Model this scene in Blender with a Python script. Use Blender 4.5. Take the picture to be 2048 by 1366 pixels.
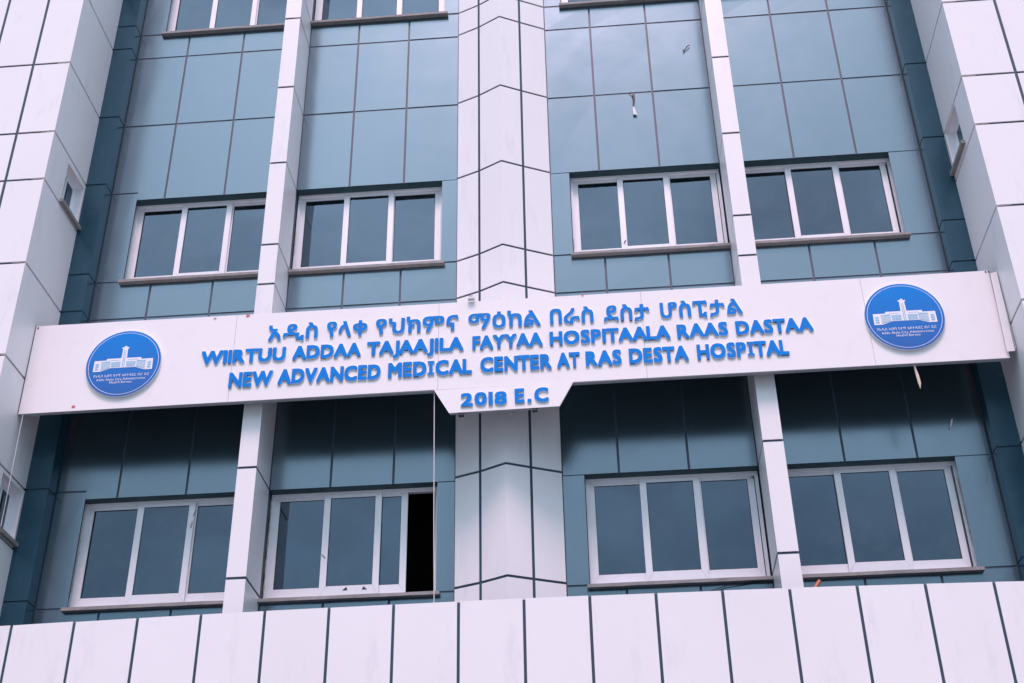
import bpy, bmesh, math, random
from mathutils import Vector, Matrix
random.seed(7)
for o in list(bpy.data.objects):
    bpy.data.objects.remove(o)
sc = bpy.context.scene
COL = sc.collection

# ------------------------------------------------------------------ camera
CAM = Vector((1.009, -12.133, -5.832))
PITCH, YAW, ROLL = 0.5523, -0.0719, -0.0187
fw = Vector((math.sin(YAW)*math.cos(PITCH), math.cos(YAW)*math.cos(PITCH), math.sin(PITCH)))
r0 = fw.cross(Vector((0, 0, 1))).normalized()
u0 = r0.cross(fw)
cr = r0*math.cos(ROLL) + u0*math.sin(ROLL)
cu = u0*math.cos(ROLL) - r0*math.sin(ROLL)
cam = bpy.data.cameras.new('camera')
cam.sensor_width = 36.0
cam.lens = 2581.5/2048*36
cam.clip_start = 0.1
cam.clip_end = 3000
co = bpy.data.objects.new('camera', cam)
COL.objects.link(co)
M = Matrix(((cr.x, cu.x, -fw.x), (cr.y, cu.y, -fw.y), (cr.z, cu.z, -fw.z))).to_4x4()
M.translation = CAM
co.matrix_world = M
sc.camera = co

# ------------------------------------------------------------------ sky and sun
SUN_EL, SUN_AZ = math.radians(62), math.radians(180)   # azimuth clockwise from +Y: behind the camera
w = bpy.data.worlds.new('World')
sc.world = w
w.use_nodes = True
nt = w.node_tree
nt.nodes.clear()
N = nt.nodes.new
out = N('ShaderNodeOutputWorld')
bg = N('ShaderNodeBackground')
bg.inputs['Strength'].default_value = 0.10
sky = N('ShaderNodeTexSky')
sky.sky_type = 'NISHITA'
sky.sun_disc = False
sky.sun_elevation = SUN_EL
sky.sun_rotation = SUN_AZ
sky.dust_density = 2.0
tc = N('ShaderNodeTexCoord')
mp = N('ShaderNodeMapping')
mp.inputs['Scale'].default_value = (1, 1, 2.2)
cn = N('ShaderNodeTexNoise')
cn.inputs['Scale'].default_value = 4.5
cn.inputs['Detail'].default_value = 6
cn.inputs['Roughness'].default_value = 0.55
cramp = N('ShaderNodeValToRGB')
cramp.color_ramp.elements[0].position = 0.33
cramp.color_ramp.elements[0].color = (0.36, 0.37, 0.40, 1)
cramp.color_ramp.elements[1].position = 0.62
cramp.color_ramp.elements[1].color = (1, 1, 1, 1)
sep = N('ShaderNodeSeparateXYZ')
el = N('ShaderNodeValToRGB')                              # overcast cloud deck: dimmer low down, brighter overhead
el.color_ramp.interpolation = 'EASE'
e0, e1 = el.color_ramp.elements
e0.position = 0.12; e0.color = (0.8, 1.6, 2.2, 1)
e1.position = 0.82; e1.color = (7.2, 8.2, 9.8, 1)
mulc = N('ShaderNodeMix'); mulc.data_type = 'RGBA'; mulc.blend_type = 'MULTIPLY'; mulc.inputs['Factor'].default_value = 0.7
mixs = N('ShaderNodeMix'); mixs.data_type = 'RGBA'; mixs.inputs['Factor'].default_value = 0.92
K = nt.links.new
K(tc.outputs['Generated'], mp.inputs['Vector']); K(mp.outputs['Vector'], cn.inputs['Vector'])
K(cn.outputs['Fac'], cramp.inputs['Fac'])
K(tc.outputs['Generated'], sep.inputs['Vector']); K(sep.outputs['Z'], el.inputs['Fac'])
K(el.outputs['Color'], mulc.inputs['A']); K(cramp.outputs['Color'], mulc.inputs['B'])
K(sky.outputs['Color'], mixs.inputs['A']); K(mulc.outputs['Result'], mixs.inputs['B'])
K(mixs.outputs['Result'], bg.inputs['Color']); K(bg.outputs['Background'], out.inputs['Surface'])

sl = bpy.data.lights.new('sun', 'SUN')
sl.energy = 1.15
sl.angle = math.radians(18)
sl.color = (1.0, 0.60, 0.68)
so = bpy.data.objects.new('sun', sl)
COL.objects.link(so)
sd = Vector((math.sin(SUN_AZ)*math.cos(SUN_EL), math.cos(SUN_AZ)*math.cos(SUN_EL), math.sin(SUN_EL)))
so.rotation_euler = (-sd).to_track_quat('-Z', 'Y').to_euler()

sc.view_settings.view_transform = 'Standard'
sc.view_settings.look = 'None'
sc.view_settings.exposure = 1.42
sc.view_settings.gamma = 1.0
sc.view_settings.use_curve_mapping = False

# ------------------------------------------------------------------ materials
def mat(name, col, rough=0.5, metal=0.0, spec=0.5, var=0.06, scale=1.2, bump=0.0, bscale=3.0, coat=0.0,
        dirt=None, dirt_amt=0.0, dscale=9.0, streak=0.0, rvar=0.0):
    m = bpy.data.materials.new(name)
    m.use_nodes = True
    t = m.node_tree
    b = t.nodes['Principled BSDF']
    b.inputs['Roughness'].default_value = rough
    b.inputs['Metallic'].default_value = metal
    b.inputs['Specular IOR Level'].default_value = spec
    b.inputs['Coat Weight'].default_value = coat
    b.inputs['Coat Roughness'].default_value = 0.20
    b.inputs['Coat IOR'].default_value = 1.95
    g = t.nodes.new('ShaderNodeNewGeometry')
    oi = t.nodes.new('ShaderNodeObjectInfo')
    n = t.nodes.new('ShaderNodeTexNoise')
    n.inputs['Scale'].default_value = scale
    n.inputs['Detail'].default_value = 5
    t.links.new(g.outputs['Position'], n.inputs['Vector'])
    # brightness variation: large soft noise plus one value per piece
    add = t.nodes.new('ShaderNodeMath'); add.operation = 'MULTIPLY_ADD'
    t.links.new(n.outputs['Fac'], add.inputs[0]); add.inputs[1].default_value = var*2; add.inputs[2].default_value = 1-var*1.25
    ad2 = t.nodes.new('ShaderNodeMath'); ad2.operation = 'MULTIPLY_ADD'
    t.links.new(oi.outputs['Random'], ad2.inputs[0]); ad2.inputs[1].default_value = var*0.5
    t.links.new(add.outputs[0], ad2.inputs[2])
    mx = t.nodes.new('ShaderNodeMix'); mx.data_type = 'RGBA'; mx.blend_type = 'MULTIPLY'; mx.inputs['Factor'].default_value = 1
    mx.inputs['A'].default_value = (*col, 1)
    t.links.new(ad2.outputs[0], mx.inputs['B'])
    last = mx.outputs['Result']
    if dirt:
        mpn = t.nodes.new('ShaderNodeMapping')
        mpn.inputs['Scale'].default_value = (1, 1, 1-0.93*streak)
        t.links.new(g.outputs['Position'], mpn.inputs['Vector'])
        dn = t.nodes.new('ShaderNodeTexNoise'); dn.inputs['Scale'].default_value = dscale; dn.inputs['Detail'].default_value = 8
        dn.inputs['Roughness'].default_value = 0.65
        t.links.new(mpn.outputs['Vector'], dn.inputs['Vector'])
        rp = t.nodes.new('ShaderNodeMapRange')
        rp.inputs['From Min'].default_value = 0.56; rp.inputs['From Max'].default_value = 0.80
        rp.inputs['To Max'].default_value = dirt_amt
        t.links.new(dn.outputs['Fac'], rp.inputs['Value'])
        m2 = t.nodes.new('ShaderNodeMix'); m2.data_type = 'RGBA'
        t.links.new(rp.outputs['Result'], m2.inputs['Factor'])
        t.links.new(last, m2.inputs['A']); m2.inputs['B'].default_value = (*dirt, 1)
        last = m2.outputs['Result']
    t.links.new(last, b.inputs['Base Color'])
    if rvar:
        rn = t.nodes.new('ShaderNodeTexNoise'); rn.inputs['Scale'].default_value = 2.5; rn.inputs['Detail'].default_value = 6
        t.links.new(g.outputs['Position'], rn.inputs['Vector'])
        rr = t.nodes.new('ShaderNodeMapRange'); rr.inputs['To Min'].default_value = rough-rvar; rr.inputs['To Max'].default_value = rough+rvar
        t.links.new(rn.outputs['Fac'], rr.inputs['Value']); t.links.new(rr.outputs['Result'], b.inputs['Roughness'])
    if bump:
        bn = t.nodes.new('ShaderNodeTexNoise'); bn.inputs['Scale'].default_value = bscale; bn.inputs['Detail'].default_value = 3
        t.links.new(g.outputs['Position'], bn.inputs['Vector'])
        bu = t.nodes.new('ShaderNodeBump'); bu.inputs['Strength'].default_value = 1.0; bu.inputs['Distance'].default_value = bump
        t.links.new(bn.outputs['Fac'], bu.inputs['Height']); t.links.new(bu.outputs['Normal'], b.inputs['Normal'])
    return m

WHITE = mat('white_cladding', (0.78, 0.77, 0.78), rough=0.32, spec=0.5, var=0.04, scale=0.8, bump=0.0015, bscale=1.6,
            dirt=(0.42, 0.42, 0.44), dirt_amt=0.32, dscale=5, streak=0.8, rvar=0.05)
TEAL = mat('teal_cladding', (0.154, 0.216, 0.256), rough=0.20, metal=0.84, coat=0.25, spec=0.6, var=0.05, scale=0.9, bump=0.0012, bscale=1.7,
           dirt=(0.20, 0.30, 0.36), dirt_amt=0.2, dscale=7, streak=0.5, rvar=0.05)
DTEAL = mat('dark_teal_cladding', (0.022, 0.075, 0.11), rough=0.24, metal=0.3, spec=0.5, var=0.05, scale=0.9, bump=0.001, bscale=1.7,
            dirt=(0.2, 0.25, 0.3), dirt_amt=0.12, dscale=7, rvar=0.05)
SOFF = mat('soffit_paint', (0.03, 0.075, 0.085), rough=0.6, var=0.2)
SEAL = mat('sealant', (0.045, 0.075, 0.115), rough=0.5, spec=0.5, var=0.3, scale=30, dirt=(0.16, 0.22, 0.30), dirt_amt=0.4, dscale=24)
SEALW = mat('sealant_white_joint', (0.022, 0.055, 0.09), rough=0.6, var=0.2, scale=20)
SIGNM = mat('sign_sheet', (0.80, 0.78, 0.79), rough=0.42, spec=0.4, var=0.02, scale=1.5, bump=0.002, bscale=1.1,
            dirt=(0.55, 0.48, 0.5), dirt_amt=0.16, dscale=6, streak=0.3)
SIGNB = mat('sign_back', (0.12, 0.24, 0.25), spec=0.15, rough=0.8, var=0.2, scale=6)
EDGE = mat('sign_edge', (0.36, 0.38, 0.40), rough=0.6, var=0.2, scale=9)
FRAME = mat('white_aluminium', (0.84, 0.85, 0.88), rough=0.35, spec=0.5, var=0.04, scale=6,
            dirt=(0.34, 0.31, 0.30), dirt_amt=0.22, dscale=17, streak=0.6)
SILL = mat('stone_sill', (0.25, 0.25, 0.24), rough=0.7, var=0.25, scale=14, dirt=(0.12, 0.10, 0.10), dirt_amt=0.7, dscale=12)
GASK = mat('black_gasket', (0.015, 0.017, 0.02), rough=0.6)
BLUE = mat('blue_acrylic', (0.001, 0.205, 0.64), rough=0.4, spec=0.12, var=0.06, scale=1.0)
LSIDE = mat('letter_side', (0.80, 0.80, 0.83), rough=0.5, var=0.1, scale=8)
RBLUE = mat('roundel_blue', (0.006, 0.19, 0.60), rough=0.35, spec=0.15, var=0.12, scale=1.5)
PRINT = mat('white_print', (0.80, 0.78, 0.85), rough=0.4, var=0.03)
PTEAL = mat('teal_print', (0.22, 0.46, 0.60), rough=0.4, var=0.25, scale=40)
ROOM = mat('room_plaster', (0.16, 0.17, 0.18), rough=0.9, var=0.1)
CONC = mat('rendered_wall', (0.34, 0.34, 0.36), rough=0.9, var=0.15, scale=3, bump=0.002, bscale=30)
ASPH = mat('concrete_forecourt', (0.15, 0.17, 0.17), rough=0.9, var=0.25, scale=1.5, bump=0.004, bscale=60)
PAVE = mat('paving', (0.20, 0.21, 0.20), rough=0.9, var=0.2, scale=2, bump=0.003, bscale=30)
DARKP = mat('black_plastic', (0.02, 0.02, 0.025), rough=0.5)
WHITEP = mat('pale_plastic', (0.72, 0.70, 0.72), rough=0.6, var=0.15, scale=30)
WOOD = mat('splinter_wood', (0.62, 0.52, 0.44), rough=0.8, var=0.25, scale=25)
ORANGE = mat('orange_pipe', (0.36, 0.10, 0.035), rough=0.5, var=0.2, scale=20)
RED = mat('red_tape', (0.62, 0.10, 0.12), rough=0.6, var=0.2, scale=60)
FOAM = mat('old_foam', (0.5, 0.42, 0.38), rough=0.9, var=0.4, scale=50, bump=0.003, bscale=80)

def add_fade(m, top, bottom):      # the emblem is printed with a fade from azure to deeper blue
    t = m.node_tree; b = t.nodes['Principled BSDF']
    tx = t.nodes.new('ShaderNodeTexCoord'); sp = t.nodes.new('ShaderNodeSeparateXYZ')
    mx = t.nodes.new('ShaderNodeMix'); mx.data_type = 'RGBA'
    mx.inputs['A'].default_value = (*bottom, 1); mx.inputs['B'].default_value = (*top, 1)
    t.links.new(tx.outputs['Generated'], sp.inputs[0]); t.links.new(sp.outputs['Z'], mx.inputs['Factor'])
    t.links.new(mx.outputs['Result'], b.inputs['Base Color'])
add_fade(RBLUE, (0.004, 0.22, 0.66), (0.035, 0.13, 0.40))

def glass_mat():
    m = bpy.data.materials.new('tinted_glass'); m.use_nodes = True
    t = m.node_tree; t.nodes.clear()
    o = t.nodes.new('ShaderNodeOutputMaterial')
    tr = t.nodes.new('ShaderNodeBsdfTransparent'); tr.inputs['Color'].default_value = (0.10, 0.14, 0.17, 1)
    gl = t.nodes.new('ShaderNodeBsdfGlossy'); gl.inputs['Color'].default_value = (0.60, 0.80, 1.0, 1); gl.inputs['Roughness'].default_value = 0.04
    g = t.nodes.new('ShaderNodeNewGeometry')
    oi = t.nodes.new('ShaderNodeObjectInfo')
    va = t.nodes.new('ShaderNodeVectorMath'); va.operation = 'ADD'
    mr = t.nodes.new('ShaderNodeMath'); mr.operation = 'MULTIPLY'; mr.inputs[1].default_value = 37.0
    t.links.new(oi.outputs['Random'], mr.inputs[0])
    t.links.new(g.outputs['Position'], va.inputs[0]); t.links.new(mr.outputs[0], va.inputs[1])
    bn = t.nodes.new('ShaderNodeTexNoise'); bn.inputs['Scale'].default_value = 1.3; bn.inputs['Detail'].default_value = 1
    t.links.new(va.outputs[0], bn.inputs['Vector'])
    bu = t.nodes.new('ShaderNodeBump'); bu.inputs['Distance'].default_value = 0.006
    t.links.new(bn.outputs['Fac'], bu.inputs['Height']); t.links.new(bu.outputs['Normal'], gl.inputs['Normal'])
    df = t.nodes.new('ShaderNodeBsdfDiffuse'); df.inputs['Color'].default_value = (0.30, 0.33, 0.36, 1)
    fr = t.nodes.new('ShaderNodeFresnel'); fr.inputs['IOR'].default_value = 2.3
    mx = t.nodes.new('ShaderNodeMixShader')
    t.links.new(fr.outputs[0], mx.inputs[0]); t.links.new(tr.outputs[0], mx.inputs[1]); t.links.new(gl.outputs[0], mx.inputs[2])
    dn = t.nodes.new('ShaderNodeTexNoise'); dn.inputs['Scale'].default_value = 5; dn.inputs['Detail'].default_value = 9; dn.inputs['Roughness'].default_value = 0.7
    t.links.new(va.outputs[0], dn.inputs['Vector'])
    rp = t.nodes.new('ShaderNodeMapRange'); rp.inputs['From Min'].default_value = 0.45; rp.inputs['From Max'].default_value = 0.85; rp.inputs['To Max'].default_value = 0.13
    t.links.new(dn.outputs['Fac'], rp.inputs['Value'])
    m2 = t.nodes.new('ShaderNodeMixShader')
    t.links.new(rp.outputs['Result'], m2.inputs[0]); t.links.new(mx.outputs[0], m2.inputs[1]); t.links.new(df.outputs[0], m2.inputs[2])
    t.links.new(m2.outputs[0], o.inputs['Surface'])
    return m
GLASS = glass_mat()

# ------------------------------------------------------------------ helpers
def bx(bm, x0, x1, y0, y1, z0, z1, mi=0, zl=None, zr=None):
    v = [bm.verts.new(p) for p in ((x0, y0, z0), (x1, y0, z0), (x1, y1, z0), (x0, y1, z0),
                                   (x0, y0, zl if zl is not None else z1), (x1, y0, zr if zr is not None else z1),
                                   (x1, y1, zr if zr is not None else z1), (x0, y1, zl if zl is not None else z1))]
    for f in ((0, 1, 5, 4), (1, 2, 6, 5), (2, 3, 7, 6), (3, 0, 4, 7), (4, 5, 6, 7), (3, 2, 1, 0)):
        bm.faces.new([v[i] for i in f]).material_index = mi

def prism(bm, pts, z0, z1, mi=0):        # plan outline (x, y), counter-clockwise from above
    a = [bm.verts.new((x, y, z0)) for x, y in pts]
    b = [bm.verts.new((x, y, z1)) for x, y in pts]
    n = len(pts)
    for i in range(n):
        bm.faces.new((a[i], a[(i+1) % n], b[(i+1) % n], b[i])).material_index = mi
    bm.faces.new(b).material_index = mi
    bm.faces.new(a[::-1]).material_index = mi

def slab(bm, pts, y0, y1, mi=0):         # elevation outline (x, z), front at y0
    a = [bm.verts.new((x, y0, z)) for x, z in pts]
    b = [bm.verts.new((x, y1, z)) for x, z in pts]
    n = len(pts)
    for i in range(n):
        bm.faces.new((a[i], b[i], b[(i+1) % n], a[(i+1) % n])).material_index = mi
    bm.faces.new(a).material_index = mi
    bm.faces.new(b[::-1]).material_index = mi

def tube(bm, pts, r, seg=8, mi=0, cap=True):
    pts = [Vector(p) for p in pts]
    rr = r if isinstance(r, (list, tuple)) else [r]*len(pts)
    rings = []
    for i, p in enumerate(pts):
        d = (pts[min(i+1, len(pts)-1)] - pts[max(i-1, 0)]).normalized()
        s = d.cross(Vector((0, 1, 0)))
        if s.length < 0.01: s = d.cross(Vector((1, 0, 0)))
        s.normalize(); u = s.cross(d)
        rings.append([bm.verts.new(p + (s*math.cos(2*math.pi*k/seg) + u*math.sin(2*math.pi*k/seg))*rr[i]) for k in range(seg)])
    for A, B in zip(rings, rings[1:]):
        for k in range(seg):
            bm.faces.new((A[k], A[(k+1) % seg], B[(k+1) % seg], B[k])).material_index = mi
    if cap:
        bm.faces.new(rings[0][::-1]).material_index = mi
        bm.faces.new(rings[-1]).material_index = mi

def obj(name, bm, mats, parent=None):
    bmesh.ops.recalc_face_normals(bm, faces=bm.faces)
    me = bpy.data.meshes.new(name)
    bm.to_mesh(me); bm.free()
    for m in (mats if isinstance(mats, (list, tuple)) else [mats]):
        me.materials.append(m)
    o = bpy.data.objects.new(name, me)
    COL.objects.link(o)
    if parent: o.parent = parent
    return o

def tag(o, label=None, cat=None, group=None, kind=None):
    if label: o['label'] = label
    if cat: o['category'] = cat
    if group: o['group'] = group
    if kind: o['kind'] = kind
    return o

def empty(name, label, cat, group=None):
    o = bpy.data.objects.new(name, None)
    COL.objects.link(o)
    return tag(o, label, cat, group)

def warp(bm, amt):                        # sheet metal is never quite flat: nudge each corner a little
    for v in bm.verts:
        v.co.y += random.uniform(-amt, amt)

# ------------------------------------------------------------------ ground
GZ = -7.45
bm = bmesh.new(); v = [bm.verts.new(p) for p in ((-900, -900, GZ), (900, -900, GZ), (900, 900, GZ), (-900, 900, GZ))]; bm.faces.new(v)
tag(obj('ground', bm, ASPH), kind='structure')
bm = bmesh.new(); bx(bm, -14, 14, -4.2, -1.3, GZ, GZ+0.14)
tag(obj('pavement', bm, PAVE), kind='structure')

# ------------------------------------------------------------------ building
B = empty('hospital_building', 'white and teal panelled hospital building with ribbon windows behind the long sign', 'building')
ZT = 9.4
FT = 0.53       # depth of pilasters
LX0, LX1 = -5.013, -4.7607      # left corner column
RX1, RX0 = 4.9976, 5.2515
bays = [(LX1, -2.6506, (-4.0885, -3.347)), (-2.4549, -0.4803, (-1.8032, -1.1378)),
        (0.6276, 2.6508, (1.2199, 1.9406)), (2.8507, RX1, (3.5262, 4.2587))]
# window openings (x0, x1 of the gap in the cladding)
opens = [(-4.425, -2.6506), (-2.4549, -0.681), (0.868, 2.6508), (2.8507, 4.618)]
floors = [(6.80, 8.0), (2.80, 4.0), (-1.20, 0.0)]

# backing wall with window openings
bm = bmesh.new()
zc = [GZ, -1.20, 0.0, 2.80, 4.0, 6.80, 8.0, ZT]
holes = [(-4.475, -2.64), (-2.46, -0.665), (0.86, 2.66), (2.84, 4.665)]
for i in range(len(zc)-1):
    z0, z1 = zc[i], zc[i+1]
    if (z0, z1) in floors:
        xs = [-5.2] + [x for h in holes for x in h] + [5.4]
        for k in range(0, len(xs), 2):
            bx(bm, xs[k], xs[k+1], 0.0065, 0.22, z0, z1)
    else:
        bx(bm, -5.2, 5.4, 0.0065, 0.22, z0, z1)
obj('backing_wall', bm, SEAL, B)
# rooms behind the glass
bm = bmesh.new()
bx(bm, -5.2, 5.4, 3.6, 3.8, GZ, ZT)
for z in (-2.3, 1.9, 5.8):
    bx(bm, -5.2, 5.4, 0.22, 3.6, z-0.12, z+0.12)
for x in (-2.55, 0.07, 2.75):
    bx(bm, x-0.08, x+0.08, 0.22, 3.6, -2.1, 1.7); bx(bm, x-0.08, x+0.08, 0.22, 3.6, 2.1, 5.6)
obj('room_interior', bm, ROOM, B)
bm = bmesh.new(); bx(bm, -9.2, 9.4, 0.3, 9, ZT, ZT+0.25); bx(bm, -9.2, 9.4, 3.81, 9, GZ, ZT-0.002)
obj('rear_block', bm, CONC, B)

G = 0.0125   # half joint
def panel(x0, x1, z0, z1, m, y0=0.0, t=0.006, parent=B, g=G):
    bm = bmesh.new(); bx(bm, x0+g, x1-g, y0, y0+t, z0+g, z1-g); warp(bm, 0.0022)
    return obj('wall_panel', bm, m, parent)

for bi, ((xa, xb, vs), (oa, ob_)) in enumerate(zip(bays, opens)):
    edges = [xa, vs[0], vs[1], xb]
    jl = 4.106 if bi == 0 else 4.0
    for (zb, zt) in ((4.0, 5.19), (5.19, 6.362), (6.362, 6.78), (8.0, 9.2), (2.266, 2.79), (1.17, 2.266), (0.0, 1.17), (-1.72, -1.21)):
        for k in range(3):
            x0, x1 = edges[k], edges[k+1]
            j = {4.0: 0.106, 0.0: 0.09, 8.0: 0.106}.get(zb, 0)
            if bi == 0 and k == 0 and j:
                bm = bmesh.new()
                slab(bm, [(x0+G, zb+j+G), (oa-G, zb+j+G), (oa-G, zb), (x1-G, zb), (x1-G, zt-G), (x0+G, zt-G)], 0, 0.006)
                warp(bm, 0.001); obj('wall_panel', bm, TEAL, B)
            else:
                lint = zb in (0.0, 4.0, 8.0)
                bm = bmesh.new()
                bx(bm, x0+G, x1-G, 0, 0.006, zb+(0 if lint else G), zt-G); warp(bm, 0.0022)
                obj('wall_panel', bm, TEAL, B)
    for (zb, zt) in floors:          # strip beside the window
        j = 0.106 if (bi == 0 and zb > 0) else (0.09 if bi == 0 else 0)
        if bi in (0, 2):
            if oa - xa > 0.05: panel(xa, oa, zb-0.01, zt+j, TEAL, g=G*0.8)
        else:
            if xb - ob_ > 0.05: panel(ob_, xb, zb-0.01, zt, TEAL, g=G*0.8)
    # returns lining the head of the opening
    for (zb, zt) in floors:
        bm = bmesh.new()
        bx(bm, oa+0.004, ob_-0.004, 0.0105, 0.135, zt-0.004, zt+0.006)
        obj('soffit_panel', bm, SOFF, B)

# ---- windows
def bar_rect(bm, x0, x1, y0, y1, z0, z1, wl, wr, wb, wt, mi=0):
    bx(bm, x0, x0+wl, y0, y1, z0, z1, mi); bx(bm, x1-wr, x1, y0, y1, z0, z1, mi)
    bx(bm, x0+wl, x1-wr, y0, y1, z0, z0+wb, mi); bx(bm, x0+wl, x1-wr, y0, y1, z1-wt, z1, mi)

def sash(win, x0, x1, y, z0, z1, wl, wr, mi_bottom=0.065, slant=0):
    bm = bmesh.new()
    # mitred frame: four trapezoids with hairline mitres
    wb, wt = mi_bottom, 0.042
    g = 0.0012
    yb = y+0.028
    slab(bm, [(x0, z0+g), (x0+wl, z0+wb+g), (x0+wl, z1-wt-g), (x0, z1-g)], y, yb)
    slab(bm, [(x1, z0+g), (x1, z1-g), (x1-wr, z1-wt-g), (x1-wr, z0+wb+g)], y, yb)
    slab(bm, [(x0+g, z0), (x1-g, z0), (x1-wr-g, z0+wb), (x0+wl+g, z0+wb)], y, yb)
    slab(bm, [(x0+wl+g, z1-wt), (x1-wr-g, z1-wt), (x1-g, z1), (x0+g, z1)], y, yb)
    # black gasket line just inside the frame
    q = 0.006
    bar_rect(bm, x0+wl, x1-wr, y+0.008, y+0.02, z0+wb, z1-wt, q, q, q, q, 1)
    obj('sash_frame', bm, [FRAME, GASK], win)
    bm = bmesh.new(); bx(bm, x0+wl+q*0.5, x1-wr-q*0.5, y+0.012, y+0.017, z0+wb, z1-wt)
    ta, tb = random.uniform(-.006, .006), random.uniform(-.006, .006)
    for v in bm.verts: v.co.y += ta*(v.co.x-(x0+x1)/2) + tb*(v.co.z-(z0+z1)/2)
    obj('pane', bm, GLASS, win)

def window(x0, x1, g, zb, zt, lab=None, slide=0.0):
    """g: glass spans of the three sashes; outer ones run in the back track"""
    bm = bmesh.new()
    # outer frame: stepped tracks
    ya, yb = 0.116, 0.21
    bx(bm, x0, x0+0.022, ya, yb, zb, zt); bx(bm, x1-0.022, x1, ya, yb, zb, zt)
    bx(bm, x0+0.022, x1-0.022, ya, yb, zt-0.028, zt-0.0045); bx(bm, x0+0.022, x1-0.022, ya, yb, zb, zb+0.03)
    for xx in (x0+0.022, x1-0.034):       # inner track lips
        bx(bm, xx, xx+0.012, 0.138, 0.144, zb+0.03, zt-0.028)
        bx(bm, xx, xx+0.008, 0.118, 0.121, zb+0.03, zt-0.028)
    bx(bm, x0+0.034, x1-0.034, 0.138, 0.144, zt-0.040, zt-0.028)
    bx(bm, x0+0.034, x1-0.034, 0.138, 0.144, zb+0.03, zb+0.045)
    win = obj('window', bm, FRAME, B)
    if lab: win['label'] = lab
    z0, z1 = zb+0.035, zt-0.03
    (a0, a1), (b0, b1), (c0, c1) = g
    wb = 0.115
    sash(win, a0-0.068, a1+0.045, 0.150, z0, z1, 0.068, 0.045, wb)
    sash(win, b0-0.068, b1+0.066, 0.1205, z0, z1, 0.068, 0.066, wb)
    sash(win, c0-0.045-slide, c1+0.068-slide, 0.150, z0, z1, 0.045, 0.068, wb)
    # stone sill
    bm = bmesh.new()
    e0 = 0.035 if x0 < -4 or 0 < x0 < 1 else 0.0
    e1 = 0.05 if x1 > 4 or -1 < x1 < 0 else 0.0
    sx0 = {-4.475: -4.47, -2.45: -2.4549, 0.865: 0.835, 2.855: 2.8507}[x0]
    sx1 = {-2.655: -2.6506, -0.672: -0.627, 2.645: 2.6508, 4.66: 4.668}[x1]
    ww = [sx0+0.0015, sx1-0.0015]
    n = 2
    bx(bm, ww[0], ww[1], -0.062, 0.114, zb-0.053, zb-0.018)
    bmesh.ops.subdivide_edges(bm, edges=[e for e in bm.edges if abs(e.verts[0].co.x-e.verts[1].co.x) > 0.5], cuts=10)
    for v in bm.verts: v.co.z += random.uniform(-0.0015, 0.0015); v.co.y += random.uniform(-0.002, 0.002)
    obj('sill', bm, SILL, win)
    # bedding under the frame
    bm = bmesh.new(); bx(bm, max(x0, sx0)+0.002, min(x1, sx1)-0.002, 0.1155, 0.2, zb-0.06, zb-0.0005); obj('bedding', bm, SEALW, win)
    return win

glz = [((-4.378, -3.897), (-3.823, -3.335), (-3.253, -2.775)),
       ((-2.364, -1.888), (-1.815, -1.340), (-1.268, -0.775)),
       ((0.955, 1.430), (1.493, 1.975), (2.058, 2.535)),
       ((2.935, 3.420), (3.487, 3.975), (4.058, 4.538))]
wx = [(-4.475, -2.655), (-2.45, -0.672), (0.865, 2.645), (2.855, 4.66)]
wins = {}
for fi, (zb, zt) in enumerate(floors):
    for bi in range(4):
        sl_ = 0.295 if (fi == 2 and bi == 1) else 0.0
        lab = 'window with its right sash slid open over a dark gap' if sl_ else None
        wins[(fi, bi)] = window(*wx[bi], glz[bi], zb, zt, lab, sl_)

# torn protective film and crumbling foam on some frames
def scrap(parent, pts, y, m, name='film_scrap'):
    bm = bmesh.new(); slab(bm, pts, y, y+0.002); return obj(name, bm, m, parent)
def ragged(x, z0, z1, w_, n=26):
    L, R = [], []
    for k in range(n+1):
        z = z0+(z1-z0)*k/n
        L.append((x-random.uniform(0.1, 1)*w_, z)); R.append((x+random.uniform(0.1, 1)*w_, z))
    return L[::-1] + R
for key, x, z0, z1, w_, m in (((2, 1), -2.449, -1.12, -0.06, 0.010, FOAM), ((2, 0), -4.462, -1.0, -0.4, 0.005, FOAM),
                               ((1, 1), -2.440, 3.1, 3.45, 0.006, FOAM), ((1, 2), 0.872, 2.93, 3.1, 0.007, FOAM),
                               ((2, 3), 4.648, -0.9, -0.2, 0.006, FOAM)):
    pts = ragged(x, z0, z1, w_); bm = bmesh.new()
    a = [bm.verts.new((p[0], 0.112, p[1])) for p in pts]
    n = len(pts)//2
    for k in range(n-1):
        bm.faces.new((a[n-1-k], a[n-2-k], a[n+k+1], a[n+k]))
    o = obj('foam_bead', bm, m, wins[key])
scrap(wins[(2, 0)], [(-3.285, -0.20), (-3.262, -0.16), (-3.258, -0.12), (-3.272, -0.19)], 0.117, DARKP)
scrap(wins[(2, 0)], [(-3.300, -0.34), (-3.282, -0.33), (-3.272, -0.25), (-3.291, -0.28)], 0.117, FOAM)
scrap(wins[(2, 1)], [(-1.875, -0.70), (-1.835, -0.74), (-1.838, -0.75), (-1.875, -0.71)], 0.117, DARKP)
scrap(wins[(2, 1)], [(-1.64, -1.10), (-1.59, -1.10), (-1.60, -1.065)], 0.117, DARKP)
scrap(wins[(2, 1)], [(-1.44, -1.10), (-1.39, -1.10), (-1.425, -1.065)], 0.117, DARKP)
scrap(wins[(1, 2)], [(1.447, 2.99), (1.462, 2.99), (1.485, 3.04), (1.470, 3.035)], 0.117, DARKP)
scrap(wins[(1, 2)], [(1.455, 2.975), (1.475, 2.975), (1.478, 3.0)], 0.1165, WHITEP)
scrap(wins[(2, 2)], [(2.560, -0.075), (2.600, -0.045), (2.600, -0.09), (2.592, -0.06)], 0.147, DARKP)

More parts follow.
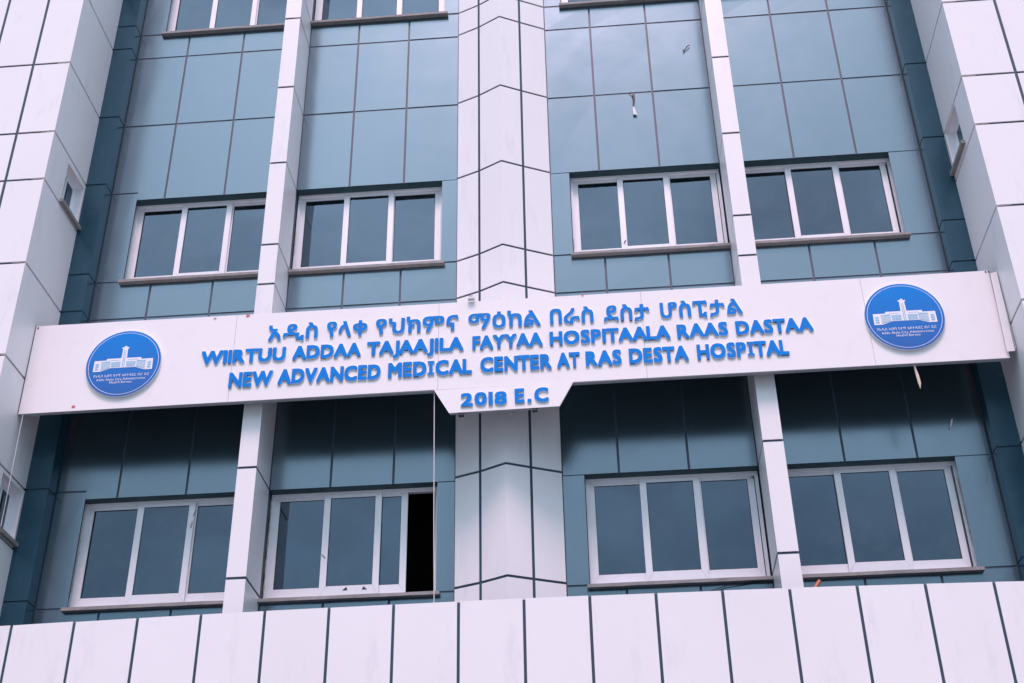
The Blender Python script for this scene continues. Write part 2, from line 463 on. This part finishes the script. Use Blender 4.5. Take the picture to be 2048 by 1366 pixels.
# ---- pilasters
zj = [GZ, -5.2, -4.0, -2.9, -1.78, -1.1766, 0.012, 1.15, 2.268, 2.81, 3.996, 5.19, 6.362, 6.80, 8.0, 9.35]
for (xa, xb) in ((-2.6506, -2.4549), (2.6508, 2.8507)):
    bm = bmesh.new(); bx(bm, xa+0.008, xb-0.008, -FT+0.010, 0.011, GZ, ZT)
    p = obj('pilaster', bm, SEALW, B)
    for z0, z1 in zip(zj, zj[1:]):
        bm = bmesh.new(); bx(bm, xa, xb, -FT, -0.0005, z0+0.014, z1-0.014)
        for v in bm.verts: v.co.x += random.uniform(-.0015, .0015); v.co.y += random.uniform(-.0015, .0015) if v.co.y < -0.3 else 0
        obj('cladding_panel', bm, WHITE, p)

# ---- centre pier: folded prow
P = [(-0.4803, -0.030), (-0.2082, -0.147), (0.0708, -0.3074), (0.3189, -0.1806), (0.6276, -0.030)]
def off(pt, d):    # towards the wall
    return (pt[0], pt[1]+d)
bm = bmesh.new()
prism(bm, [(P[0][0]+0.006, 0.011), (P[0][0]+0.006, P[0][1]+0.014), off(P[1], 0.010), off(P[2], 0.010), off(P[3], 0.010), (P[4][0]-0.006, P[4][1]+0.014), (P[4][0]-0.006, 0.011)], GZ, ZT)
pier = obj('centre_pier', bm, SEALW, B)
zjp = [GZ, -5.2, -4.0, -2.9, -1.78, -1.188, 0.024, 1.15, 2.262, 2.776, 3.992, 5.19, 6.362, 6.76, 8.0, 9.35]
def lerp(a, b, t): return (a[0]+(b[0]-a[0])*t, a[1]+(b[1]-a[1])*t)
hg = 0.015
for z0, z1 in zip(zjp, zjp[1:]):
    e = 0.014
    A0, A1 = P[0], lerp(P[1], P[0], hg/0.296)
    bm = bmesh.new(); prism(bm, [A0, A1, off(A1, 0.02), (A0[0], -0.0005)], z0+e, z1-e); obj('cladding_panel', bm, WHITE, pier)
    C0, C1 = lerp(P[1], P[2], hg/0.32), lerp(P[3], P[2], hg/0.28)
    bm = bmesh.new(); prism(bm, [C0, P[2], C1, off(C1, 0.02), off(P[2], 0.02), off(C0, 0.02)], z0+e, z1-e); obj('cladding_panel', bm, WHITE, pier)
    D0, D1 = lerp(P[3], P[4], hg/0.343), P[4]
    bm = bmesh.new(); prism(bm, [D0, D1, (D1[0], -0.0005), off(D0, 0.02)], z0+e, z1-e); obj('cladding_panel', bm, WHITE, pier)

# ---- dark teal corner columns
for (xa, xb, yc, zz) in ((LX0, LX1, -0.2056, [GZ, -4.0, -2.9, -1.78, -1.19, 0.044, 1.15, 2.272, 2.785, 4.112, 5.19, 6.362, 6.775, 8.0, 9.35]),
                         (RX1, RX0, -0.1801, [GZ, -4.0, -2.9, -1.78, -1.19, -0.015, 1.15, 2.26, 2.824, 4.03, 5.193, 6.362, 6.775, 8.0, 9.35])):
    bm = bmesh.new(); bx(bm, xa+0.006, xb-0.006, yc+0.010, 0.011, GZ, ZT)
    c = obj('corner_column', bm, SEALW, B)
    for z0, z1 in zip(zz, zz[1:]):
        bm = bmesh.new(); bx(bm, xa+0.001, xb-0.001, yc, -0.0005, z0+0.010, z1-0.010)
        obj('cladding_panel', bm, DTEAL, c)

# ---- side towers
def tower(side):
    L = side < 0
    X = LX0 if L else RX0
    YF = -1.206 if L else -1.1597
    YB = -0.2056 if L else -0.1801
    s = -1 if L else 1
    far = X + s*4.0
    bm = bmesh.new()
    bx(bm, *sorted((X+s*0.16, far)), YF+0.012, 0.2, GZ, ZT)
    core = obj('tower', bm, SEALW, B)
    zz = ([GZ, -5.2, -4.0, -2.9, -1.76, -0.62, 0.044, 1.11, 2.272, 3.42, 4.115, 5.19, 6.362, 7.42, 8.1, 9.35] if L else
          [GZ, -5.2, -4.0, -2.9, -1.76, -0.66, 0.02, 1.10, 2.258, 3.36, 4.058, 5.195, 6.36, 7.36, 8.1, 9.35])
    seams = [X, X+s*0.447, X+s*0.953, X+s*1.55, X+s*2.15, X+s*2.75, X+s*3.35, far] if L else [X, X+s*0.582, X+s*1.15, X+s*1.75, X+s*2.35, X+s*2.95, far]
    e, t, hs = 0.0145, 0.03, 0.017
    for z0, z1 in zip(zz, zz[1:]):
        a, b = z0+e, z1-e
        hole = None
        for wz in ((3.475, 4.030), (-0.56, -0.005), (7.475, 8.03)):
            if z0 < wz[0] and z1 > wz[1]: hole = wz
        bm = bmesh.new()
        bx(bm, *sorted((X, seams[1]-s*hs)), YF, YF+t, a, b)                 # front leaf
        xs = sorted((X, X+s*t))
        ys = YF+t
        if hole:
            h0, h1 = -0.735, -0.235
            bx(bm, *xs, ys, h0, a, b); bx(bm, *xs, h1, YB, a, b)
            bx(bm, *xs, h0, h1, a, hole[0]); bx(bm, *xs, h0, h1, hole[1], b)
        else:
            bx(bm, *xs, ys, YB, a, b)
        bmesh.ops.remove_doubles(bm, verts=bm.verts, dist=1e-5)
        obj('cladding_panel', bm, WHITE, core)
        for q0, q1 in zip(seams[1:], seams[2:]):
            bm = bmesh.new(); bx(bm, *sorted((q0+s*hs, q1-s*hs)), YF, YF+t-0.02, a, b); warp(bm, 0.001)
            obj('cladding_panel', bm, WHITE, core)
    # backing for the joints of the side leaf, broken round the window recesses
    for wz0, wz1 in ((GZ, -0.575), (0.01, 3.46), (4.06, 7.46), (8.05, ZT)):
        bm = bmesh.new(); bx(bm, *sorted((X+s*0.0305, X+s*0.045)), YF+0.0305, YB, wz0, wz1); obj('joint_backing', bm, SEALW, core)
    # small windows in the tower flank
    for (z0, z1) in ((3.475, 4.030), (-0.56, -0.005), (7.475, 8.03)):
        h0, h1 = -0.735, -0.235
        xi = X+s*0.125
        bm = bmesh.new()
        xs = sorted((X+s*0.0305, X+s*0.155))
        bx(bm, *xs, h0-0.02, h0, z0-0.02, z1+0.02); bx(bm, *xs, h1, h1+0.02, z0-0.02, z1+0.02)      # lining
        bx(bm, *xs, h0, h1, z1, z1+0.02); bx(bm, *xs, h0, h1, z0-0.02, z0)
        xf = sorted((X+s*0.095, X+s*0.15))
        bx(bm, *xf, h0, h0+0.03, z0, z1); bx(bm, *xf, h1-0.035, h1, z0, z1)
        bx(bm, *xf, h0+0.03, h1-0.035, z1-0.03, z1); bx(bm, *xf, h0+0.03, h1-0.035, z0, z0+0.03)
        wn = obj('small_window', bm, FRAME, B)
        ym = -0.50
        for (q0, q1, xo) in ((h0+0.03, ym+0.02, 0.118), (ym-0.02, h1-0.035, 0.100)):
            bm = bmesh.new(); xf = sorted((X+s*xo, X+s*(xo+0.016)))
            bx(bm, *xf, q0, q0+0.035, z0+0.03, z1-0.03); bx(bm, *xf, q1-0.035, q1, z0+0.03, z1-0.03)
            bx(bm, *xf, q0+0.035, q1-0.035, z0+0.03, z0+0.06); bx(bm, *xf, q0+0.035, q1-0.035, z1-0.06, z1-0.03)
            obj('sash_frame', bm, FRAME, wn)
            bm = bmesh.new(); bx(bm, *sorted((X+s*(xo+0.005), X+s*(xo+0.010))), q0+0.035, q1-0.035, z0+0.06, z1-0.06); obj('pane', bm, GLASS, wn)
        bm = bmesh.new(); bx(bm, *sorted((X-s*0.045, X+s*0.094)), h0-0.035, h1+0.05, z0-0.04, z0-0.001)
        obj('sill', bm, SILL, wn)
        bm = bmesh.new(); bx(bm, *sorted((X+s*0.1555, X+s*0.159)), h0, h1, z0, z1); obj('blind', bm, ROOM, wn)
tower(-1); tower(1)

# ---- podium fascia
bm = bmesh.new()
bt = [LX0+0.002+(RX0-LX0-0.004)*k/16 for k in range(17)]
slab(bm, [(bt[0], -4.1), (bt[-1], -4.1)] + [(x, -1.674-0.0021*(x-0.1)**2) for x in bt[::-1]], -0.935, -0.85)
bx(bm, LX0+0.002, RX0-0.002, -0.85, -0.55, -4.1, -1.80); bx(bm, LX0+0.002, RX0-0.002, -0.55, 0.01, -1.95, -1.80)
fas = obj('podium_fascia', bm, SEALW, B)
sx = [0.268+0.5968*k for k in range(-9, 9)]
sx = [x for x in sx if LX0+0.15 < x < RX0-0.15]
sx = [LX0+0.004] + sx + [RX0-0.004]
ztop = lambda x: -1.668 - 0.0021*(x-0.1)**2
for a, b in zip(sx, sx[1:]):
    for z0, z1 in ((-4.1, None), (-6.2, -4.125), (GZ+0.14, -6.225)):
        bm = bmesh.new(); j = random.uniform(-0.003, 0.003)
        bx(bm, a+0.014, b-0.014, -0.95, -0.936, z0, z1 if z1 else 0, zl=None if z1 else ztop(a)+j, zr=None if z1 else ztop(b)+j)
        warp(bm, 0.0015)
        obj('cladding_panel', bm, WHITE, fas)
bm = bmesh.new(); bx(bm, LX0+0.002, RX0-0.002, -0.934, -0.56, GZ, -4.101); obj('podium_wall', bm, SEALW, fas)

# ------------------------------------------------------------------ sign
S = empty('hospital_sign', 'long white hospital sign board with blue raised letters and two round blue emblems', 'sign')
YS = -0.70
sheets = [-5.006, -2.778, -0.588, 1.557, 3.848, 5.170]
ZB, ZS = 0.700, 1.768
zbf = lambda x: 0.684+0.0045*(x+5) if x < 0 else 0.706+0.001*x
ztf = lambda x: 1.760+0.00040*x*x
for a, b in zip(sheets, sheets[1:]):
    bm = bmesh.new()
    g = 0.0015
    slab(bm, [(a+g, zbf(a)), (b-g, zbf(b)), (b-g, ztf(b)), (a+g, ztf(a))], YS, YS+0.004)
    warp(bm, 0.001)
    obj('sheet', bm, SIGNM, S)
bm = bmesh.new()
slab(bm, [(-5.006, 0.690), (5.17, 0.714), (5.17, 1.762), (-5.006, 1.762)], YS+0.0045, YS+0.055)
obj('frame_box', bm, [SIGNB], S)
for zq in (0.69,):
    bm = bmesh.new()
    slab(bm, [(-5.0, 0.684), (5.17, 0.708), (5.17, 0.714), (-5.0, 0.690)], YS+0.0045, YS+0.055)
    obj('bottom_edge', bm, EDGE, S)
bm = bmesh.new()
slab(bm, [(5.143, 0.768), (5.222, 0.772), (5.243, 1.735), (5.172, 1.712)], YS-0.030, YS-0.026)
bx(bm, 5.236, 5.240, YS-0.026, YS+0.03, 0.80, 1.72)
obj('end_flange', bm, SIGNM, S)
# tab under the board
bm = bmesh.new()
slab(bm, [(-0.625, 0.697), (-0.467, 0.420), (0.655, 0.432), (0.803, 0.703)], YS-0.006, YS-0.001)
slab(bm, [(-0.615, 0.696), (-0.460, 0.424), (0.648, 0.436), (0.793, 0.702)], YS-0.0005, YS+0.045, 1)
tab = obj('tab_panel', bm, [SIGNM, EDGE], S)
bm = bmesh.new()
for x in (-0.35, 0.40):
    bx(bm, x-0.025, x+0.03, YS+0.0, YS+0.05, 0.395+0.01*(x > 0), 0.432)
bk = obj('bracket', bm, DARKP, S)

# ---- letters
CH = {}
def glyph(ch, offset):
    k = (ch, offset)
    if k in CH: return CH[k]
    c = bpy.data.curves.new('text_source', 'FONT')
    c.body = ch; c.extrude = 0.5; c.resolution_u = 3
    o = bpy.data.objects.new('text_source', c)
    COL.objects.link(o)
    dg = bpy.context.evaluated_depsgraph_get(); dg.update()
    me = bpy.data.meshes.new_from_object(o.evaluated_get(dg))
    COL.objects.unlink(o); bpy.data.objects.remove(o)
    xs = [v.co.x for v in me.vertices]; ys = [v.co.y for v in me.vertices]
    x0, x1 = min(xs), max(xs)
    V, F, FN = [], [], []
    nv = len(me.vertices)
    # heavier stroke: the outline is spread by a small square, each layer a hair behind the last
    for i, (dx, dy) in enumerate([(0, 0), (1, 1), (-1, 1), (1, -1), (-1, -1), (1, 0), (-1, 0), (0, 1), (0, -1)] if offset > 0.02 else [(0, 0), (1, 0), (-1, 0)]):
        V += [(v.co.x-x0+offset*(1+dx), v.co.y+dy*offset, v.co.z-0.004*i) for v in me.vertices]
        F += [tuple(q+nv*i for q in p.vertices) for p in me.polygons]
        FN += [p.normal.z for p in me.polygons]
    x1 += 2*offset; ys = [min(ys)-offset, max(ys)+offset]
    bpy.data.meshes.remove(me)
    CH[k] = (V, F, FN, x1-x0, min(ys), max(ys))
    return CH[k]
SERIF = {'serifI'}
def gl(ch, offset):
    if ch == 'I2':     # I with slab serifs
        k = ('I2', offset)
        if k not in CH:
            t, h, wd = 0.19, 0.72, 0.36
            m_ = wd/2
            pts = [(0, 0), (wd, 0), (wd, .12), (m_+t/2, .12), (m_+t/2, h-.12), (wd, h-.12), (wd, h), (0, h), (0, h-.12), (m_-t/2, h-.12), (m_-t/2, .12), (0, .12)]
            n = len(pts)
            V = [(x, y, .5) for x, y in pts]+[(x, y, -.5) for x, y in pts]
            F = [tuple(range(n)), tuple(range(2*n-1, n-1, -1))]+[(i, i+n, (i+1) % n+n, (i+1) % n) for i in range(n)]
            CH[k] = (V, F, [1, -1]+[0]*n, wd, 0, h)
        return CH[k]
    return glyph(ch, offset)

LM = {}
def word(chars, xa, xb, z0, z1, offset=0.046, parent=S, y=YS-0.0165, depth=0.0145, capref='H', gap=0.055, amh=False, joined=None, mats=None, zrot=0.0):
    G_ = [gl(c, offset) for c in chars]
    tight = set('ATYVLJWF')
    xs, x = [], 0
    for i, g_ in enumerate(G_):
        xs.append(x)
        gp = gap
        if not amh and i+1 < len(chars):
            a, b = chars[i], chars[i+1]
            if a in tight and b in tight: gp = gap-0.09
            elif a in 'ATYVW' or b in 'ATYVW': gp = gap-0.045
            elif a == '.' or b == '.': gp = gap+0.04
        x += g_[3]+gp
    tot = xs[-1]+G_[-1][3]
    kx = (xb-xa)/tot
    if amh: lo, hi = 0.0, 0.76
    else:
        r = gl(capref, offset); lo, hi = r[4], r[5]
    kz = (z1-z0)/(hi-lo)
    objs = []
    for c, g_, x in zip(chars, G_, xs):
        V, F, FN = g_[0], g_[1], g_[2]
        if joined is not None:
            base = len(joined[0])
            joined[0].extend([(xa+(x+vx)*kx, y-0.0004*round((vz-0.5)/0.004), z0+(vy-lo)*kz) for vx, vy, vz in V if True])
            joined[1].extend([tuple(base+i for i in f) for f, n_ in zip(F, FN) if n_ > 0.5])
            continue
        key = (c, offset, depth)
        if key not in LM:
            me = bpy.data.meshes.new('letter')
            me.from_pydata([(vx, -vz*depth, vy) for vx, vy, vz in V], [], F)
            me.materials.append(BLUE); me.materials.append(LSIDE)
            for p_, n_ in zip(me.polygons, FN): p_.material_index = 0 if abs(n_) > 0.5 else 1
            me.validate(); LM[key] = me
        o = bpy.data.objects.new('letter', LM[key]); COL.objects.link(o); o.parent = parent
        t_ = (xa+x*kx)
        o.location = (t_, y+depth/2+random.uniform(-0.001, 0.001), z0-lo*kz+random.uniform(-0.0015, 0.0015))
        o.scale = (kx, 1, kz)
        o.rotation_euler = (0, random.uniform(-0.006, 0.006), 0)
        objs.append(o)
    return objs
W2 = [('WIIRTUU', -3.114, -2.205), ('ADDAA', -2.131, -1.405), ('TAJAAJILA', -1.341, -0.322), ('FAYYAA', -0.230, 0.507),
      ('HOSPITAALA', 0.579, 1.828), ('RAAS', 1.898, 2.420), ('DASTAA', 2.502, 3.287)]
for t_, a, b in W2: word(list(t_), a, b, 1.149, 1.316)
def bz(x): return 0.853 + (x+2.8)*0.0052
W3 = [(list('NEW'), -2.787, -2.322), (list('ADVANCED'), -2.266, -1.185), (['M', 'E', 'D', 'I2', 'C', 'A', 'L'], -1.107, -0.234),
      (list('CENTER'), -0.147, 0.590), (list('AT'), 0.647, 0.882), (list('RAS'), 0.940, 1.310), (list('DESTA'), 1.386, 1.992),
      (['H', 'O', 'S', 'P', 'I2', 'T', 'A', 'L'], 2.080, 3.009)]
for t_, a, b in W3: word(t_, a, b, bz((a+b)/2), bz((a+b)/2)+0.180)
WA = [('አዲስ', -2.412, -1.880), ('የላቀ', -1.782, -1.348), ('የህክምና', -1.258, -0.377), ('ማዕከል', -0.272, 0.491),
      ('በራስ', 0.590, 1.047), ('ደስታ', 1.152, 1.634), ('ሆስፒታል', 1.745, 2.596)]
for t_, a, b in WA: word(list(t_), a, b, 1.410, 1.600, offset=0.026, amh=True, gap=0.07)
word(list('2018'), -0.348, 0.123, 0.480, 0.632, offset=0.042, y=YS-0.023, parent=S, gap=0.07)
word(['E', '.', 'C'], 0.204, 0.547, 0.486, 0.652, offset=0.042, y=YS-0.023, parent=S, gap=0.10)

# ---- round emblems
def disc(bm, cx, cz, r, y0, y1, n=72, mi=0, mis=0):
    a = [bm.verts.new((cx+r*math.cos(2*math.pi*k/n), y0, cz+r*math.sin(2*math.pi*k/n))) for k in range(n)]
    b = [bm.verts.new((cx+r*math.cos(2*math.pi*k/n), y1, cz+r*math.sin(2*math.pi*k/n))) for k in range(n)]
    bm.faces.new(a).material_index = mi; bm.faces.new(b[::-1]).material_index = mis
    for k in range(n): bm.faces.new((a[k], b[k], b[(k+1) % n], a[(k+1) % n])).material_index = mis
def emblem(cx, cz, r, lab):
    y = YS-0.030
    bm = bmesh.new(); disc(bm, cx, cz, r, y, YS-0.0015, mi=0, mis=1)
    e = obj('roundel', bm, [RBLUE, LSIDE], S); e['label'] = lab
    k = r/0.400
    n = 72; bm = bmesh.new(); ra, rb = r*0.930, r*0.941
    A = [bm.verts.new((cx+ra*math.cos(2*math.pi*i/n), y-0.001, cz+ra*math.sin(2*math.pi*i/n))) for i in range(n)]
    C_ = [bm.verts.new((cx+rb*math.cos(2*math.pi*i/n), y-0.001, cz+rb*math.sin(2*math.pi*i/n))) for i in range(n)]
    for i in range(n): bm.faces.new((A[i], A[(i+1) % n], C_[(i+1) % n], C_[i]))
    obj('ring_line', bm, PRINT, e)
    T = lambda x, z: (cx+x*k, cz+z*k)
    def poly(bm, pts, d): bm.faces.new([bm.verts.new((*T(*p)[:1], y-d, T(*p)[1])) for p in pts])
    bm = bmesh.new()
    for s in (1, -1):
        def q(pts, d=0.001): poly(bm, [(s*x, z) for x, z in pts], d)
        q([(0, .064), (.185, .064), (.188, .044), (.315, .044), (.318, -.088), (.233, -.088), (.135, -.052), (0, -.052)])
        q([(0, .064), (.030, .064), (.026, .180), (0, .180)], 0.0013)
        q([(0, .180), (.036, .180), (.040, .190), (.034, .198), (.018, .196), (.010, .212), (0, .214)], 0.0013)
    obj('emblem_building', bm, PRINT, e)
    bm = bmesh.new()
    for s in (1, -1):
        def q(pts, d=0.002): poly(bm, [(s*x, z) for x, z in pts], d)
        q([(.032, .020), (.132, .018), (.128, -.044), (.034, -.044)])
        q([(.142, .032), (.240, .026), (.238, -.080), (.142, -.048)])
        for i in range(3):
            z = -.004-.028*i; q([(.262, z+.010), (.298, z+.010), (.298, z-.010), (.262, z-.010)])
        for i in range(6):
            x = .048+.017*i; q([(x, .046), (x+.011, .046), (x+.011, .037), (x, .037)])
        q([(.004, .160), (.010, .160), (.013, -.045), (.004, -.045)])
    obj('emblem_windows', bm, PTEAL, e)
    bm = bmesh.new()
    for s in (1, -1):
        def q(pts, d=0.003): poly(bm, [(s*x, z) for x, z in pts], d)
        for i in range(10):
            x = .148+.0095*i; z0 = -.048-.030*i/9
            q([(x, .016), (x+.0035, .016), (x+.0035, z0+.004), (x, z0+.004)])
        for i in range(7): q([(.040+.013*i, .014), (.0425+.013*i, .014), (.0425+.013*i, -.042), (.040+.013*i, -.042)])
    obj('emblem_mullions', bm, PRINT, e)
    J = ([], [])
    def w_(t_, a, b, z0, z1, am=False, o_=0.008):
        ws = t_.split(' '); tot = sum(len(x) for x in ws)+0.8*(len(ws)-1); x = a
        for wd in ws:
            L_ = (b-a)*len(wd)/tot
            xa, xb = T(x, 0)[0], T(x+L_, 0)[0]
            word(list(wd), xa, xb, T(0, z0)[1], T(0, z1)[1], offset=o_, amh=am, joined=J, y=y-0.002, gap=0.13)
            x += L_+(b-a)*0.8/tot
    w_('የአዲስ አበባ ከተማ አስተዳደር ጤና ቢሮ', -.300, .295, -.160, -.128, True)
    w_('Addis Ababa City Administration', -.262, .260, -.204, -.176)
    w_('Health Bureau', -.118, .118, -.240, -.212)
    me = bpy.data.meshes.new('lettering'); me.from_pydata(J[0], [], J[1]); me.materials.append(PRINT); me.validate()
    o = bpy.data.objects.new('lettering', me); COL.objects.link(o); o.parent = e
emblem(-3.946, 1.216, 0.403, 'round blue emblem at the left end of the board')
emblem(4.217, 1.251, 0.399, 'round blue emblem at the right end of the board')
# unseen sheet added behind the board's top to keep sun out of the gap
for (xa, xb, yb_) in ((-4.76, -2.655, -0.002), (-2.648, -2.457, -0.534), (-2.45, -0.485, -0.002), (-0.475, 0.622, -0.315), (0.632, 2.646, -0.002), (2.655, 2.846, -0.534), (2.855, 4.995, -0.002)):
    bm = bmesh.new(); bx(bm, xa, xb, YS+0.056, yb_, 1.730, 1.734); obj('sun_block_sheet', bm, WHITE, S)
bm = bmesh.new(); slab(bm, [(-5.0115, 0.70), (-5.0065, 0.70), (-5.0065, 1.76), (-5.0115, 1.78)], YS-0.003, YS+0.03); obj('end_shadow_strip', bm, DARKP, S)  # black bar standing in for the shadow between board and left tower
# tape bits on the board
for x, z, a in ((-4.42, 0.735, .018), (-2.66, 1.745, .020), (-3.02, 1.735, .014), (0.945, 1.752, .010)):
    bm = bmesh.new(); slab(bm, [(x-a, z-a*.6), (x+a*.9, z-a*.4), (x+a, z+a*.6), (x-a*.8, z+a*.8)], YS-0.005, YS-0.003)
    obj('tape_scrap', bm, RED if abs(x+3.02) > .01 else FOAM, S)
for x in (-4.98, 5.14, 5.17):
    bm = bmesh.new(); bx(bm, x-.007, x+.007, YS-0.006, YS-0.002, 1.735 if x < 0 else 1.745, 1.752 if x < 0 else 1.762); obj('clip', bm, DARKP, S)

# ------------------------------------------------------------------ small loose things
bm = bmesh.new()
bx(bm, -0.275, -0.205, YS-0.05, YS-0.0005, 1.770, 1.795); bx(bm, -0.262, -0.222, YS-0.045, YS-0.005, 1.7951, 1.808, 1)
tag(obj('floodlight', bm, [WHITEP, DARKP]), 'tiny pale fixture with a black top clipped to the upper edge of the sign board', 'fixture')

def ribbon(bm, pts, wd, mi=0):
    prev = None
    for i, p in enumerate(pts):
        p = Vector(p); ww = wd[i] if isinstance(wd, list) else wd
        a, b = bm.verts.new(p+Vector((-ww, 0, 0))), bm.verts.new(p+Vector((ww, -0.006*math.sin(i*1.7), 0.006*math.cos(i*2.1))))
        if prev: bm.faces.new((prev[0], prev[1], b, a)).material_index = mi if not isinstance(mi, list) else mi[i]
        prev = (a, b)
def thicken(o, t=0.002):
    md = o.modifiers.new('solid', 'SOLIDIFY'); md.thickness = t; return o
bm = bmesh.new()
ribbon(bm, [(1.655, -.004, 5.165), (1.672, -.02, 5.185), (1.697, -.03, 5.165), (1.706, -.035, 5.11), (1.697, -.03, 5.03), (1.690, -.02, 4.95), (1.695, -.03, 4.88), (1.705, -.03, 4.815)],
       [.008, .012, .018, .015, .009, .008, .015, .026], [0, 0, 0, 0, 0, 0, 1, 1])
thicken(tag(obj('film_strip', bm, [DARKP, WHITEP]), 'twisted black and white strip dangling from a joint of the teal wall', 'strip'))
bm = bmesh.new()
tube(bm, [(2.462, -.02, 5.912), (2.43, -.03, 5.885), (2.40, -.012, 5.850), (2.368, -.02, 5.835)], [.006, .007, .006, .004], 6)
tube(bm, [(2.405, -.014, 5.855), (2.385, -.03, 5.825), (2.372, -.02, 5.805)], [.006, .005, .003], 6)
tag(obj('twig', bm, DARKP), 'small dark forked twig stuck on the teal wall high above the sign', 'twig')
bm = bmesh.new()
tube(bm, [(4.682, -.01, 0.415), (4.668, -.03, 0.385), (4.655, -.025, 0.345), (4.638, -.012, 0.307)], [.007, .010, .011, .006], 6)
tag(obj('bracket_stub', bm, WHITEP), 'short pale stub on the dark wall under the right end of the sign', 'bracket')
bm = bmesh.new()
slab(bm, [(4.222, 0.73), (4.226, 0.60), (4.232, 0.50), (4.243, 0.432), (4.260, 0.50), (4.256, 0.58), (4.243, 0.66), (4.240, 0.73)], -0.668, -0.661)
tag(obj('wood_splinter', bm, WOOD), 'thin pale wooden splinter hanging below the sign under its right emblem', 'splinter')
bm = bmesh.new()
a = Vector((2.938, -0.908, -1.612)); b = Vector((2.895, -0.925, -1.672)); d = (a-b).normalized()
tube(bm, [b-d*.03, b, a], .018, 12, 0, False)
tube(bm, [b-d*.028, b, a-d*0.004], .014, 12, 1, True)
tag(obj('pipe_stub', bm, [ORANGE, DARKP]), 'short orange pipe stub poking up behind the white fascia', 'pipe')
bm = bmesh.new()
tube(bm, [(-0.628, -.655, 0.69), (-0.624, -.64, 0.2), (-0.618, -.63, -0.4), (-0.610, -.62, -1.0), (-0.600, -.60, -1.68)], .0045, 6)
tag(obj('hanging_string', bm, WHITEP), 'thin pale string hanging from the sign beside its tab down to the fascia', 'string', 'strings hanging from the sign')
bm = bmesh.new()
tube(bm, [(-4.955, -.69, 0.69), (-4.958, -.68, 0.4), (-4.965, -.66, 0.0), (-4.972, -.64, -0.5), (-4.975, -.62, -1.7)], .004, 6)
tag(obj('hanging_string', bm, WHITEP), 'thin pale string hanging from the lower left corner of the sign', 'string', 'strings hanging from the sign')
bm = bmesh.new()
ribbon(bm, [(0.19, -.40, 0.60), (0.178, -.42, 0.552), (0.150, -.43, 0.53), (0.125, -.42, 0.510), (0.102, -.42, 0.492)], [.004, .006, .007, .010, .006])
thicken(tag(obj('paper_scrap', bm, WHITEP), 'pale curled scrap hanging under the tab in front of the centre pier', 'scrap'))
# sagging black cable at foot of the right-hand windows
bm = bmesh.new()
tube(bm, [(1.75, -.02, -1.47), (1.95, -.03, -1.36), (2.2, -.03, -1.285), (2.45, -.03, -1.26), (2.64, -.03, -1.262)], .005, 6)
tag(obj('cable', bm, DARKP), 'thin black cable sagging along the teal wall under a window left of the right pilaster', 'cable')
